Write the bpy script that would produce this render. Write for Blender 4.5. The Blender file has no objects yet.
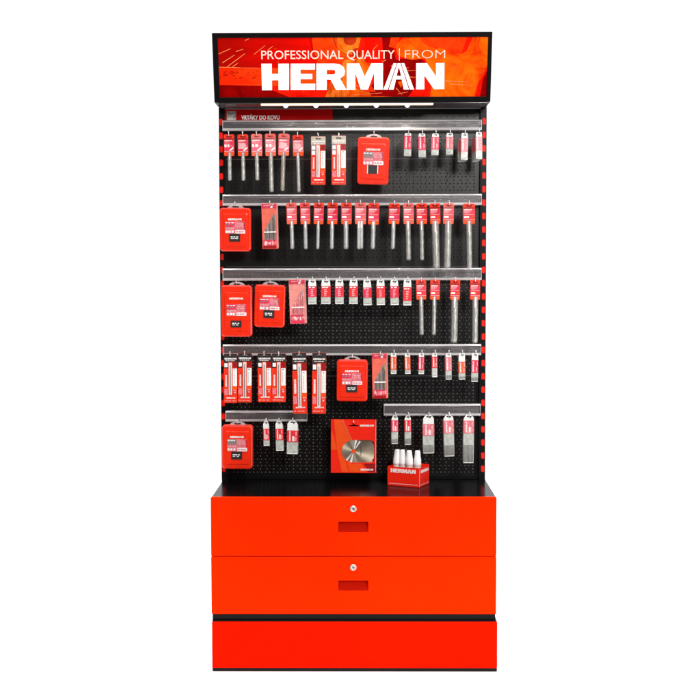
import bpy, bmesh, math, random
from mathutils import Matrix, Vector
from mathutils.geometry import tessellate_polygon
random.seed(7)
R = math.radians
SC = bpy.context.scene
COL = SC.collection

# ------------------------------------------------------------------ camera
CX, CD, CZ = 0.0291, 4.6124, 1.3865
YAW, PITCH, ROLL, F = -0.010, 0.0609, -0.0021, 1218.3
_c, _s = math.cos(YAW), math.sin(YAW); _p, _q = math.cos(PITCH), math.sin(PITCH)
VR = Vector((_c, -_s, 0)); VF = Vector((_p*_s, _p*_c, -_q)); VU = Vector((_q*_s, _q*_c, _p))
cr, sr = math.cos(ROLL), math.sin(ROLL)
CR = cr*VR + sr*VU; CU = -sr*VR + cr*VU
CAM = Vector((CX, -CD, CZ))
cam = bpy.data.cameras.new("camera"); co = bpy.data.objects.new("camera", cam); COL.objects.link(co)
cam.sensor_width = 36; cam.lens = F/700*36; cam.clip_end = 200; cam.clip_start = .05
co.matrix_world = Matrix(((CR.x, CU.x, -VF.x, CAM.x), (CR.y, CU.y, -VF.y, CAM.y), (CR.z, CU.z, -VF.z, CAM.z), (0, 0, 0, 1)))
SC.camera = co

def ray(px, py): return VF + CR*((px-350)/F) - CU*((py-350)/F)
def at(px, py, Y):
    "metres (x, z) of a measured point of the photo that lies at depth Y"
    d = ray(px, py); t = (Y+CD)/d.y
    return CX + d.x*t, CZ + d.z*t

# ------------------------------------------------------------------ materials
MATS = {}
def mat(name, col, rough=.5, metal=0, spec=.5, alpha=1, emit=0, noise=0, nscale=20, bump=0, bscale=80, trans=0, coat=0, stretch=(1, 1, 1), rvar=0):
    m = bpy.data.materials.new(name); m.use_nodes = True; nt = m.node_tree; b = nt.nodes['Principled BSDF']
    b.inputs['Base Color'].default_value = (*col, 1); b.inputs['Roughness'].default_value = rough
    b.inputs['Metallic'].default_value = metal; b.inputs['Specular IOR Level'].default_value = spec
    b.inputs['Alpha'].default_value = alpha; b.inputs['Transmission Weight'].default_value = trans
    b.inputs['Coat Weight'].default_value = coat; b.inputs['Coat Roughness'].default_value = .12
    if emit:
        b.inputs['Emission Color'].default_value = (*col, 1); b.inputs['Emission Strength'].default_value = emit
    if noise or bump or rvar:
        tc = nt.nodes.new('ShaderNodeTexCoord'); mp = nt.nodes.new('ShaderNodeMapping'); mp.inputs['Scale'].default_value = stretch
        nt.links.new(tc.outputs['Object'], mp.inputs['Vector'])
    if noise:
        n = nt.nodes.new('ShaderNodeTexNoise'); n.inputs['Scale'].default_value = nscale; n.inputs['Detail'].default_value = 5
        nt.links.new(mp.outputs[0], n.inputs['Vector'])
        r = nt.nodes.new('ShaderNodeValToRGB'); r.color_ramp.elements[0].position = .3; r.color_ramp.elements[1].position = .7
        r.color_ramp.elements[0].color = (*[c*(1-noise) for c in col], 1); r.color_ramp.elements[1].color = (*[min(1, c*(1+noise)) for c in col], 1)
        nt.links.new(n.outputs['Fac'], r.inputs['Fac']); nt.links.new(r.outputs['Color'], b.inputs['Base Color'])
        if emit: nt.links.new(r.outputs['Color'], b.inputs['Emission Color'])
    if rvar:
        n3 = nt.nodes.new('ShaderNodeTexNoise'); n3.inputs['Scale'].default_value = nscale*.7; n3.inputs['Detail'].default_value = 6
        nt.links.new(mp.outputs[0], n3.inputs['Vector'])
        mr = nt.nodes.new('ShaderNodeMapRange'); mr.inputs['To Min'].default_value = max(.02, rough-rvar); mr.inputs['To Max'].default_value = min(1, rough+rvar)
        nt.links.new(n3.outputs['Fac'], mr.inputs['Value']); nt.links.new(mr.outputs[0], b.inputs['Roughness'])
    if bump:
        n2 = nt.nodes.new('ShaderNodeTexNoise'); n2.inputs['Scale'].default_value = bscale; n2.inputs['Detail'].default_value = 3
        nt.links.new(mp.outputs[0], n2.inputs['Vector'])
        bp = nt.nodes.new('ShaderNodeBump'); bp.inputs['Strength'].default_value = bump; bp.inputs['Distance'].default_value = .002
        nt.links.new(n2.outputs['Fac'], bp.inputs['Height']); nt.links.new(bp.outputs[0], b.inputs['Normal'])
    MATS[name] = m; return m

mat('drawer_red', (.93, .023, .0006), .42, spec=.0, noise=.16, nscale=1.6, bump=.03, bscale=900, rvar=.06)
mat('plinth_shade_red', (.93, .008, .0005), .42, spec=.0, noise=.16, nscale=1.6, bump=.03, bscale=900, rvar=.06)  # drawer red made deeper: weaker light low down put into the colour
mat('recess_shade_red', (.42, .006, .0005), .6, spec=.02)  # drawer red darkened, the shade inside the pull painted in
mat('slot_red', (.95, .012, .003), .45, spec=.2)
mat('black_metal', (.004, .004, .0042), .38, spec=.15, bump=.08, bscale=900, rvar=.06)
mat('black_top', (.0025, .0022, .0025), .19, spec=.07, bump=.02, bscale=30, rvar=.06, nscale=9)
mat('panel_black', (.0028, .0023, .0023), .31, spec=.40, bump=.12, bscale=1100, rvar=.03, nscale=5)
mat('backing_dark', (.012, .011, .011), .8, spec=.1)
mat('panel_backing', (.24, .23, .22), .8, spec=.1, noise=.35, nscale=35)
mat('frame_black', (.004, .004, .004), .4, spec=.12)
mat('underside', (.12, .105, .11), .1, spec=.8)
mat('chrome', (.72, .72, .72), .22, metal=1)
mat('lock_metal', (.60, .58, .53), .35, metal=.6)
mat('seam_grey', (.10, .10, .10), .35, spec=.6)
mat('dark', (.01, .01, .01), .5)
mat('clear_rail', (.27, .25, .26), .14, spec=1, alpha=.21, bump=.9, bscale=16, stretch=(1, 8, 16), noise=.25, nscale=8, rvar=.1)
mat('clear_lip', (.92, .89, .90), .16, spec=1, alpha=.58, bump=.3, bscale=20, stretch=(1, 6, 6), noise=.15, nscale=8)
mat('clear_tab', (.75, .75, .75), .15, spec=.9, alpha=.45)
mat('sign_red_strip', (.42, .002, .002), .5, spec=.05)
mat('icon_grey', (.34, .32, .30), .5, noise=.6, nscale=120)
mat('led', (.9, .82, .62), .4, emit=.55)
mat('lens', (1, .9, .86), .2, emit=1.0)
mat('white', (.86, .85, .83), .45, noise=.03)
mat('ink_white', (.88, .84, .82), .5)
mat('ink_grey', (.25, .2, .2), .5)
mat('ink_black', (.012, .012, .012), .5)
mat('ink_pale_pink', (.86, .42, .42), .4, noise=.25, nscale=160)
mat('card_red', (.86, .035, .012), .3, spec=.5, coat=.25, noise=.15, nscale=60)
mat('card_red_dark', (.36, .008, .008), .3, spec=.5, noise=.4, nscale=150)
mat('card_orange', (.96, .085, .010), .3, spec=.4, noise=.06, nscale=70)
mat('label_pink', (.80, .04, .10), .3, spec=.5, noise=.3, nscale=130)
mat('label_red', (.85, .03, .04), .3, spec=.5, noise=.25, nscale=130)
mat('label_orange', (.88, .12, .04), .3, spec=.5, noise=.25, nscale=130)
mat('label_rose', (.85, .20, .24), .3, spec=.5, noise=.3, nscale=130)
mat('label_beige', (.55, .48, .38), .4, noise=.25, nscale=140)
mat('case_red', (.88, .026, .006), .3, spec=.35, coat=.15, noise=.08, nscale=25, bump=.25, bscale=60)
mat('pouch_coral', (.86, .15, .10), .28, spec=.6, coat=.3, noise=.15, nscale=60, bump=.3, bscale=60)
mat('pouch_pale', (.88, .30, .26), .28, spec=.6, coat=.3, noise=.15, nscale=60, bump=.3, bscale=60)
mat('pouch_pink', (.75, .04, .09), .28, spec=.6, noise=.5, nscale=260)
mat('pouch_edge', (.8, .45, .42), .2, spec=.9, alpha=.6)
mat('bit_steel', (.56, .53, .47), .33, metal=.75, noise=.2, nscale=50, spec=.6)
mat('bit_gold', (.50, .39, .23), .28, metal=.85, noise=.35, nscale=50, spec=.6)
mat('bit_pale', (.64, .63, .61), .33, metal=.7, noise=.08, nscale=60)
mat('bit_dark', (.14, .10, .08), .4, metal=.5, noise=.4, nscale=90)
mat('sleeve', (.8, .8, .8), .12, spec=.9, alpha=.2)
mat('blister', (.9, .88, .88), .12, spec=.9, alpha=.22)
mat('tube_clear', (.60, .62, .57), .25, spec=.7, alpha=.9, noise=.2, nscale=70, bump=.4, bscale=60)
mat('tube_rods', (.30, .295, .28), .3, metal=.1, noise=.35, nscale=60, stretch=(9, 9, 1))
mat('tab_white', (.84, .84, .81), .3, spec=.6, noise=.06, nscale=80)
mat('blade_steel', (.66, .58, .43), .32, metal=.9, noise=.2, nscale=30)
mat('bottle_white', (.93, .93, .92), .3, spec=.5)
mat('bottle_body', (.62, .60, .56), .2, spec=.6, noise=.15, nscale=60)
mat('box_red', (.96, .02, .006), .35, spec=.3, noise=.06, nscale=20)
mat('floor_white', (.92, .92, .92), .8, spec=.0)

# header artwork: printed colours lit from inside
def art(name, a, b=None, e=.28):
    m = mat('art_'+name, a, .3, emit=e, spec=.03); nt = m.node_tree; bs = nt.nodes['Principled BSDF']
    if b:
        tc = nt.nodes.new('ShaderNodeTexCoord'); sx = nt.nodes.new('ShaderNodeSeparateXYZ'); nt.links.new(tc.outputs['Generated'], sx.inputs[0])
        n = nt.nodes.new('ShaderNodeTexNoise'); n.inputs['Scale'].default_value = 5; n.inputs['Detail'].default_value = 4
        nt.links.new(tc.outputs['Generated'], n.inputs['Vector'])
        ad = nt.nodes.new('ShaderNodeMath'); ad.operation = 'MULTIPLY_ADD'; ad.inputs[1].default_value = .5; nt.links.new(n.outputs['Fac'], ad.inputs[0]); nt.links.new(sx.outputs['X'], ad.inputs[2])
        r = nt.nodes.new('ShaderNodeValToRGB'); r.color_ramp.elements[0].position = .32; r.color_ramp.elements[1].position = b[1]
        r.color_ramp.elements[0].color = (*a, 1); r.color_ramp.elements[1].color = (*b[0], 1)
        nt.links.new(ad.outputs[0], r.inputs['Fac']); nt.links.new(r.outputs[0], bs.inputs['Base Color']); nt.links.new(r.outputs[0], bs.inputs['Emission Color'])
    else:
        tc = nt.nodes.new('ShaderNodeTexCoord'); n = nt.nodes.new('ShaderNodeTexNoise'); n.inputs['Scale'].default_value = 11; n.inputs['Detail'].default_value = 7; n.inputs['Roughness'].default_value = .65; n.inputs['Distortion'].default_value = 1.2
        nt.links.new(tc.outputs['Object'], n.inputs['Vector']); r = nt.nodes.new('ShaderNodeValToRGB'); k = 0 if name in ('white', 'pale') else .65
        r.color_ramp.elements[0].position = .36; r.color_ramp.elements[1].position = .6; r.color_ramp.elements[0].color = (*[c*(1-k*(.55 if i == 0 else 1.2)) for i, c in enumerate(a)], 1); r.color_ramp.elements[1].color = (*a, 1)
        nt.links.new(n.outputs['Fac'], r.inputs['Fac']); nt.links.new(r.outputs[0], bs.inputs['Base Color']); nt.links.new(r.outputs[0], bs.inputs['Emission Color'])
art('red', (.36, .002, .001), ((.95, .004, .001), .8))
art('deep', (.27, .001, .001)); art('dark', (.06, .003, .003)); art('bright', (.95, .012, .002))
art('band', (.75, .018, .002), ((.95, .06, .004), .5)); art('orange', (.95, .125, .002)); art('orange_red', (.93, .05, .003))
art('amber', (.80, .19, .012)); art('brown', (.50, .03, .005)); art('line', (.95, .28, .08)); art('white', (.95, .93, .9), e=.7); art('pale', (.95, .62, .52), e=.35)

# ------------------------------------------------------------------ mesh builder
class MB:
    def __init__(s): s.v = []; s.f = []; s.m = []; s.sm = []; s.slots = []
    def slot(s, m):
        if m not in s.slots: s.slots.append(m)
        return s.slots.index(m)
    def add(s, vs, fs, m, smooth=False):
        o = len(s.v); s.v += [tuple(v) for v in vs]; k = s.slot(m)
        for f in fs: s.f.append([i+o for i in f]); s.m.append(k); s.sm.append(smooth)
    def box(s, x0, x1, y0, y1, z0, z1, m):
        v = [(x, y, z) for x in (x0, x1) for y in (y0, y1) for z in (z0, z1)]
        s.add(v, [(0, 1, 3, 2), (4, 6, 7, 5), (0, 4, 5, 1), (2, 3, 7, 6), (0, 2, 6, 4), (1, 5, 7, 3)], m)
    def prism(s, pts, y0, y1, m, holes=(), ms=None, open_holes=True):
        loops = [list(pts)] + [list(h) for h in holes]; flat = [p for l in loops for p in l]; n = len(flat)
        tri = tessellate_polygon([[Vector((p[0], p[1], 0)) for p in l] for l in loops])
        v = [(p[0], y0, p[1]) for p in flat] + [(p[0], y1, p[1]) for p in flat]
        s.add(v, [tuple(t) for t in tri] + [tuple(i+n for i in t[::-1]) for t in tri], m)
        o = 0; sf = []
        for l in loops:
            k = len(l); sf += [(o+i, o+(i+1) % k, o+(i+1) % k+n, o+i+n) for i in range(k)]; o += k
        s.add(v, sf, ms or m)
    def loft(s, rings, m, smooth=True, caps=True):
        k = len(rings[0]); v = [p for r in rings for p in r]
        s.add(v, [(a*k+i, a*k+(i+1) % k, (a+1)*k+(i+1) % k, (a+1)*k+i) for a in range(len(rings)-1) for i in range(k)], m, smooth)
        if caps: s.add(rings[0], [tuple(range(k))[::-1]], m); s.add(rings[-1], [tuple(range(k))], m)
    def lathe(s, prof, m, n=16, cx=0, cy=0, smooth=True):
        s.loft([[(cx+r*math.cos(2*math.pi*i/n), cy+r*math.sin(2*math.pi*i/n), z) for i in range(n)] for r, z in prof], m, smooth)
    def tube(s, path, r, m, n=6):
        path = [Vector(p) for p in path]; rings = []
        for i, p in enumerate(path):
            d = (path[min(i+1, len(path)-1)] - path[max(i-1, 0)]).normalized()
            a = d.orthogonal().normalized() if i == 0 else (pa - d*pa.dot(d)).normalized()
            pa = a; b = d.cross(a)
            rings.append([tuple(p + r*(a*math.cos(2*math.pi*k/n) + b*math.sin(2*math.pi*k/n))) for k in range(n)])
        s.loft(rings, m)
    def build(s, name, parent=None, loc=None, bevel=0, recalc=True):
        me = bpy.data.meshes.new(name); me.from_pydata(s.v, [], s.f)
        for m in s.slots: me.materials.append(MATS[m])
        me.polygons.foreach_set('material_index', s.m); me.polygons.foreach_set('use_smooth', s.sm)
        if recalc:
            bm = bmesh.new(); bm.from_mesh(me)
            bmesh.ops.remove_doubles(bm, verts=bm.verts, dist=1e-6)
            bmesh.ops.recalc_face_normals(bm, faces=bm.faces); bm.to_mesh(me); bm.free()
        o = bpy.data.objects.new(name, me); COL.objects.link(o)
        if parent: o.parent = parent
        if loc: o.location = loc
        if bevel:
            b = o.modifiers.new('bevel', 'BEVEL'); b.width = bevel; b.segments = 2; b.limit_method = 'ANGLE'
        return o

def thing(name, label, cat, loc, rot=(0, 0, 0), group=None):
    o = bpy.data.objects.new(name, None); COL.objects.link(o); o.location = loc; o.rotation_euler = rot
    o.empty_display_size = .03; o['label'] = label; o['category'] = cat
    if group: o['group'] = group
    return o
def rrect(x0, x1, z0, z1, r, n=4):
    p = []
    for cx, cz, a in ((x1-r, z1-r, 0), (x0+r, z1-r, 90), (x0+r, z0+r, 180), (x1-r, z0+r, 270)):
        for k in range(n+1):
            t = R(a+90*k/n); p.append((cx+r*math.cos(t), cz+r*math.sin(t)))
    return p
def circle(cx, cz, rx, rz=None, n=16): 
    rz = rz or rx; return [(cx+rx*math.cos(2*math.pi*i/n), cz+rz*math.sin(2*math.pi*i/n)) for i in range(n)]

# ------------------------------------------------------------------ lettering
GLY = {  # outlines measured in the photo's pixels on the header sign
 'H': ([(261.4,63.8),(271.7,63.8),(271.8,73.9),(278.4,73.9),(278.4,63.8),(288.9,63.7),(288.9,90.1),(278.6,90.1),(278.6,80.2),(271.9,80.2),(272,90.2),(262,90.3)],),
 'E': ([(290.7,63.7),(315,63.7),(315,69.6),(300.3,69.6),(300.3,73.9),(312.2,73.9),(312.2,79.2),(300.3,79.2),(300.3,83.9),(315.2,83.9),(315.2,90),(290.7,90)],),
 'R': ([(316.4,63.6),(335,63.6),(340,64.6),(343.6,67.3),(345,71.4),(344,75.6),(340,78.6),(346.4,89.9),(336.1,89.9),(330.6,79.6),(326.7,79.6),(326.7,90),(316.4,90)], [(326.7,69.9),(326.7,74.4),(333.5,74.4),(335.2,73.6),(335.2,70.8),(333.5,69.9)]),
 'M': ([(346.8,63.5),(359.1,63.4),(364.7,76.6),(371.3,63.3),(382.9,63.2),(382.9,89.7),(374.2,89.7),(374.2,72.3),(367.8,89.7),(360.9,89.7),(355.2,72.3),(355.4,89.8),(346.8,89.9)],),
 'A1': ([(393.6,63.2),(396.7,63.2),(387.7,89.7),(383.4,89.7)],), 'A2': ([(401.4,63.2),(404.2,63.2),(414.1,89.6),(409.8,89.6)],),
 'A3': ([(397.6,63.2),(400.5,63.2),(408.8,89.6),(403.8,89.6),(401.8,79.4),(396,79.4),(393.6,89.7),(388.8,89.7)], [(398.9,66.2),(396.6,76),(401.2,76)]),
 'N': ([(416.2,63.2),(426.9,63.1),(436.1,76.6),(436.1,63.1),(444.4,63),(444.3,89),(434,89.2),(424.3,75.2),(424.3,89.3),(416.2,89.4)],)}
def herman(mb, x0, x1, zc, y, m, thick=.0004, vertical=False):
    "the shop word at width x1-x0, centred on height zc"
    k = (x1-x0)/183.
    for g in GLY.values():
        L = []
        for l in g:
            if vertical: L.append([(zc + (py-76.7)*k*1.0, x0 + (px-261.4)*k) for px, py in l])
            else: L.append([(x0+(px-261.4)*k, zc-(py-76.7)*k) for px, py in l])
        mb.prism(L[0], y-thick, y, m, holes=L[1:])
_tc = {}
def text(mb, body, x0, x1, z0, h, y, m, bold=0, thick=.0004):
    "text fitted between x0 and x1, cap height h, standing on z0"
    key = (body, bold)
    if key not in _tc:
        cu = bpy.data.curves.new('t', 'FONT'); cu.body = body; cu.size = 1; cu.offset = bold; cu.resolution_u = 3
        o = bpy.data.objects.new('t', cu); COL.objects.link(o); bpy.context.view_layer.update()
        me = bpy.data.meshes.new_from_object(o.evaluated_get(bpy.context.evaluated_depsgraph_get()))
        _tc[key] = ([tuple(v.co) for v in me.vertices], [tuple(p.vertices) for p in me.polygons])
        bpy.data.objects.remove(o); bpy.data.curves.remove(cu); bpy.data.meshes.remove(me)
    v, f = _tc[key]; a = min(p[0] for p in v); b = max(p[0] for p in v)
    hcap = .729
    mb.add([(x0+(p[0]-a)*(x1-x0)/(b-a), y-thick, z0+p[1]*h/hcap) for p in v], f, m)
def dashes(mb, x0, x1, z, h, y, m, n=4):
    x = x0; w = (x1-x0)/n
    for i in range(n):
        k = random.uniform(.55, .9); mb.box(x, x+w*k, y-.0004, y, z, z+h, m); x += w

# ------------------------------------------------------------------ setting
fl = MB(); fl.add([(-3.4, -1.3, 0), (3.4, -1.3, 0), (3.4, 3.6, 0), (-3.4, 3.6, 0)], [(0, 1, 2, 3)], 'floor_white')
flo = fl.build('floor'); flo['kind'] = 'structure'

# ------------------------------------------------------------------ the rack
rack = thing('display_rack', 'tall black perforated shop display rack with lit red header sign and red drawers', 'display rack', (-.002, 0, 0))
OX = -.002
XS = -.0055 - OX
HW = .4998
ZT = 2.251; ZHB = 2.0145; DT = .214; DB = .1547; ZC = .6122
def P(px, py, Y):          # rack-local
    x, z = at(px, py, Y); return x-OX, z
# posts: black strip with a row of slots over a red core
def post(sx):
    xo = XS + sx*HW; xi = xo - sx*.0225; x0, x1 = min(xo, xi), max(xo, xi)
    e = thing('post', '', '', (0, 0, 0)); del e['label'], e['category']; e.parent = rack
    b = MB(); sl = []; zc_ = []
    z = .655
    oc = xo - sx*.0085
    while z < 2.0:
        sl.append(rrect(oc-.0066, oc+.0066, z-.0125, z+.0125, .0048, 3)); zc_.append(z); z += .0502
    zs = [.6] + [sl0+.0251 for sl0 in zc_[:-1]] + [ZHB-.002]
    for h_, za, zb_ in zip(sl, zs[:-1], zs[1:]): b.prism([(x0, za), (x1, za), (x1, zb_), (x0, zb_)], -.024, -.0225, 'black_metal', holes=[h_])
    b.box(x0, x0+.0015, -.0225, .04, .6, ZHB-.002, 'black_metal'); b.box(x1-.0015, x1, -.0225, .04, .6, ZHB-.002, 'black_metal')
    b.box(x0+.0015, x1-.0015, -.0222, .039, .601, ZHB-.003, 'slot_red')
    o = b.build('post', rack); bpy.data.objects.remove(e); return o
post(-1); post(1)
XL = XS-HW+.0232; XR = XS+HW-.0232
# perforated panels, every hole cut through
def panel(z0, z1, zlo=None):
    b = MB(); y0, y1 = -.002, -.0005; V = b.v; S = b.slot('panel_black')
    def quad(*p):
        o = len(V); V.extend(p); b.f.append([o, o+1, o+2, o+3]); b.m.append(S); b.sm.append(False)
    rows = []; z = z1-.011; k = 0
    while z-.0125 > z0+.004: rows.append((z-.0125, z, k)); z -= .0125; k += 1
    quad((XL, y0, z1-.011), (XR, y0, z1-.011), (XR, y0, z1), (XL, y0, z1))
    quad((XL, y0, z0), (XR, y0, z0), (XR, y0, z), (XL, y0, z))
    quad((XL, y0, z1), (XR, y0, z1), (XR, y1+.002, z1), (XL, y1+.002, z1)); quad((XL, y0, z0), (XR, y0, z0), (XR, y1+.002, z0), (XL, y1+.002, z0))
    r = .0028 if z1 > seam[2]+.01 else .0024; oc = [(math.cos(R(22.5+45*i)), math.sin(R(22.5+45*i))) for i in range(8)]
    for a, c, k in rows:
        p = .0152 if k % 2 == 0 else .0253
        n = int((XR-XL-.012)/p); m0 = ((XR-XL)-n*p)/2; zc = (a+c)/2; h = (c-a)/2
        quad((XL, y0, a), (XL+m0, y0, a), (XL+m0, y0, c), (XL, y0, c)); quad((XR-m0, y0, a), (XR, y0, a), (XR, y0, c), (XR-m0, y0, c))
        for i in range(n):
            cx = XL+m0+(i+.5)*p; w = p/2
            g = h*.414
            sq = [(w, g*.9), (w*.5, h), (-w*.5, h), (-w, g*.9), (-w, -g*.9), (-w*.5, -h), (w*.5, -h), (w, -g*.9)]
            # corner points belong to the ring
            ring = [(w, g), (w, h), (w*.35, h), (-w*.35, h), (-w, h), (-w, g), (-w, -g), (-w, -h), (-w*.35, -h), (w*.35, -h), (w, -h), (w, -g)]
            o = len(V)
            V.extend([(cx+q[0], y0, zc+q[1]) for q in ring]); V.extend([(cx+r*q[0], y0, zc+r*q[1]) for q in oc]); V.extend([(cx+r*q[0], y1, zc+r*q[1]) for q in oc])
            A = lambda *t: (b.f.append([o+j for j in t]), b.m.append(S), b.sm.append(False))
            I = 12
            A(0, 1, 2, I+1, I+0); A(2, 3, I+2, I+1); A(3, 4, 5, I+3, I+2); A(5, 6, I+4, I+3)
            A(6, 7, 8, I+5, I+4); A(8, 9, I+6, I+5); A(9, 10, 11, I+7, I+6); A(11, 0, I+0, I+7)
            for j in range(8): A(I+j, I+(j+1) % 8, I+8+(j+1) % 8, I+8+j)
    return b.build('perforated_panel', rack, recalc=False)
seam = [ZHB-.004, P(400, 159, 0)[1], P(400, 266.5, 0)[1], P(400, 376, 0)[1], .6145]
SEAMH = .0012
for i in range(4): panel(seam[i+1]+(SEAMH if i < 3 else 0.012), seam[i])
b = MB(); b.box(XL, XR, 0, .02, seam[2]+.001, ZHB-.005, 'backing_dark'); b.build('back_sheet', rack)
b = MB(); b.box(XL, XR, 0, .02, .6, seam[2], 'panel_backing'); b.build('back_sheet', rack)
b = MB()
for i in (1, 2, 3): b.box(XL, XR, -.0035, -.0022, seam[i]-.0003, seam[i]+.0013, 'seam_grey')
b.build('panel_seam_trim', rack)
b = MB(); b.box(XL, XR, -.012, -.0022, .613, .626, 'black_metal'); b.build('lower_rail', rack)

# header box
hd = MB(); W = HW; X0, X1 = XS-W, XS+W
prof = [(-DT+.006, ZT), (0.03, ZT-.006), (0.03, ZHB), (-DB+.006, ZHB)]
hd.loft([[(x, y, z) for y, z in prof] for x in (X0+.0005, X1-.0005)], 'frame_black', smooth=False)
hdo = hd.build('header', rack)
un = MB(); un.box(X0+.012, X1-.012, -DB+.012, -.003, ZHB-.003, ZHB-.0005, 'underside'); un.build('underside_panel', hdo)
th = math.atan2(DT-DB, ZT-ZHB); Ho = Vector((0, -DT, ZT))       # plane origin at top edge
# local frame of the tilted face: x, normal (towards viewer), up
def hp(px, py):
    d = ray(px, py); n = Vector((0, -math.cos(th), -math.sin(th))); O = Vector((OX, -DT, ZT))
    t = (O-CAM).dot(n)/d.dot(n); q = CAM+d*t-O; return q.x, q.dot(Vector((0, -math.sin(th), math.cos(th))))
HM = Matrix.Rotation(th, 4, 'X'); HM.translation = Ho
def hbuild(mb, name):
    o = mb.build(name, hdo, recalc=True); o.matrix_local = HM; return o
Lh = math.hypot(DT-DB, ZT-ZHB)
a0 = hp(217.7, 38); a1 = hp(486.6, 96.6)
fr = MB(); fr.prism([(X0, 0), (X1, 0), (X1, -Lh), (X0, -Lh)], 0, .012, 'frame_black', holes=[[(a0[0], a0[1]), (a1[0], a0[1]), (a1[0], a1[1]), (a0[0], a1[1])]])
fro = hbuild(fr, 'frame'); bv = fro.modifiers.new('b', 'BEVEL'); bv.width = .0015; bv.segments = 2; bv.limit_method = 'ANGLE'
# artwork layers (pixel outlines -> sign plane)
LY = [.0058]
ar = MB()
def lay(pts, m, conv=True):
    LY[0] -= .00004
    q = [hp(*p) for p in pts] if conv else pts
    q = [(min(max(x, a0[0]-.001), a1[0]+.001), max(min(z, a0[1]+.001), a1[1]-.001)) for x, z in q]
    tri = tessellate_polygon([[Vector((p[0], p[1], 0)) for p in q]]); ar.add([(p[0], LY[0], p[1]) for p in q], [tuple(t) for t in tri], m)
def disc(cx, cy, r, m, a=0, e=360, n=28): lay([(cx+r*math.cos(R(a+(e-a)*i/n)), cy+r*math.sin(R(a+(e-a)*i/n))) for i in range(n+1)], m)
def stroke(p, q, w, m):
    d = math.hypot(q[0]-p[0], q[1]-p[1]); nx, ny = -(q[1]-p[1])/d*w/2, (q[0]-p[0])/d*w/2
    lay([(p[0]+nx, p[1]+ny), (q[0]+nx*.5, q[1]+ny*.5), (q[0]-nx*.5, q[1]-ny*.5), (p[0]-nx, p[1]-ny)], m)
def arcs(cx, cy, r, w, m, a, e, n=18):
    lay([(cx+r*math.cos(R(a+(e-a)*i/n)), cy+r*math.sin(R(a+(e-a)*i/n))) for i in range(n+1)] + [(cx+(r-w)*math.cos(R(e-(e-a)*i/n)), cy+(r-w)*math.sin(R(e-(e-a)*i/n))) for i in range(n+1)], m)
lay([(216, 36), (489, 36), (489, 99), (216, 99)], 'art_red')
lay([(216, 67.5), (262, 68), (314, 69), (330, 86), (262, 86), (216, 85)], 'art_band')
lay([(216, 85.5), (262, 86), (345, 86), (345, 99), (216, 99)], 'art_bright')
lay([(216, 85.5), (262, 86), (290, 99), (216, 99)], 'art_deep')
lay([(312, 36), (372, 36), (372, 99), (334, 99), (320, 70), (314, 55)], 'art_orange_red')
lay([(325, 99), (331, 80), (345, 60), (365, 58), (372, 99)], 'art_amber')
lay([(337, 36), (352, 36), (352, 50), (344, 56), (337, 50)], 'art_orange')
disc(351, 40, 14, 'art_amber'); disc(350, 39, 6.5, 'art_brown'); disc(357, 53, 5, 'art_brown'); disc(340.5, 47, 3, 'art_orange')
arcs(352, 38, 18, .5, 'art_dark', 60, 190); arcs(352, 38, 41.5, .45, 'art_dark', 130, 185); arcs(352, 38, 15, .4, 'art_brown', 40, 180)
for i in range(7): stroke((326+i*3.2, 97.5), (329+i*2.4, 90-i*.4), .5, 'art_brown' if i % 2 else 'art_line')
lay([(361, 36), (382, 36), (382, 62), (366, 62), (358, 50)], 'art_bright'); lay([(364, 36), (376, 36), (372, 60), (365, 55)], 'art_red')
lay([(382, 36), (391, 36), (396, 60), (418, 56), (430, 66), (432, 99), (372, 99), (368, 90), (384, 70)], 'art_deep')
lay([(395, 45), (404, 38), (420, 36), (428, 58), (412, 60), (398, 56)], 'art_orange')
lay([(391, 36), (400, 36), (396, 48), (389, 47)], 'art_orange_red')
lay([(416, 36), (489, 36), (489, 99), (432, 99), (414, 97), (432, 72), (424, 57)], 'art_orange')
lay([(408, 99), (424, 76), (432, 84), (430, 99)], 'art_bright')
lay([(420, 36), (472, 36), (466, 52), (460, 54), (450, 52), (444, 49), (434, 48), (428, 46), (422, 42)], 'art_orange_red')
lay([(468, 36), (473, 36), (467, 51), (461, 54)], 'art_bright')
lay([(474, 99), (478, 84), (486, 70), (489, 66), (489, 99)], 'art_bright'); lay([(480, 99), (483, 80), (489, 70), (489, 99)], 'art_deep')
lay([(345, 99), (352, 90), (372, 96), (400, 98), (400, 99)], 'art_orange'); lay([(346, 99), (352, 94), (366, 97), (372, 99)], 'art_amber')
lay([(348, 85), (356, 74), (366, 80), (376, 92), (366, 92)], 'art_orange_red'); lay([(398, 82), (404, 80), (401, 88)], 'art_orange'); lay([(362, 62), (374, 64), (366, 72)], 'art_orange')
for p, q in (((218.5,54),(230.5,48.7)),((222.5,62.8),(234.5,55)),((227,67),(245,53.5)),((232,67.2),(238,63)),((236,51.5),(243,49.3)),((254,54.5),(265,45.5)),((268,50),(273,46)),((245,40.6),(249,38.6)),
             ((218,67.2),(262,68.4)),((373,49.5),(378,45)),((391,66),(409,68)),((405,71),(418,70.5)),((409,77),(418,77.6)),((396,88),(402,95)),((398,94),(408,92)),((354,95),(382,93)),((445,81),(468,82)),((450,84),(472,85.6)),((454,67),(457.5,67)),((480,73),(484,71.5)),((483.5,66.5),(486,68)),((382,62),(386,60)),((356,86),(366,88)),((353,80),(356,84))):
    stroke(p, q, .75, 'art_line')
for i in range(26):
    x = random.uniform(219, 258); y = random.uniform(70.5, 79); stroke((x, y), (x+random.uniform(1, 4), y-random.uniform(-.3, 1.6)), .5, random.choice(['art_dark', 'art_deep', 'art_deep']))
for x, y in ((303.3, 91.8), (309.6, 93.3), (275, 49), (278, 62), (275.6, 74)): disc(x, y, .6, 'art_orange', n=8)
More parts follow.
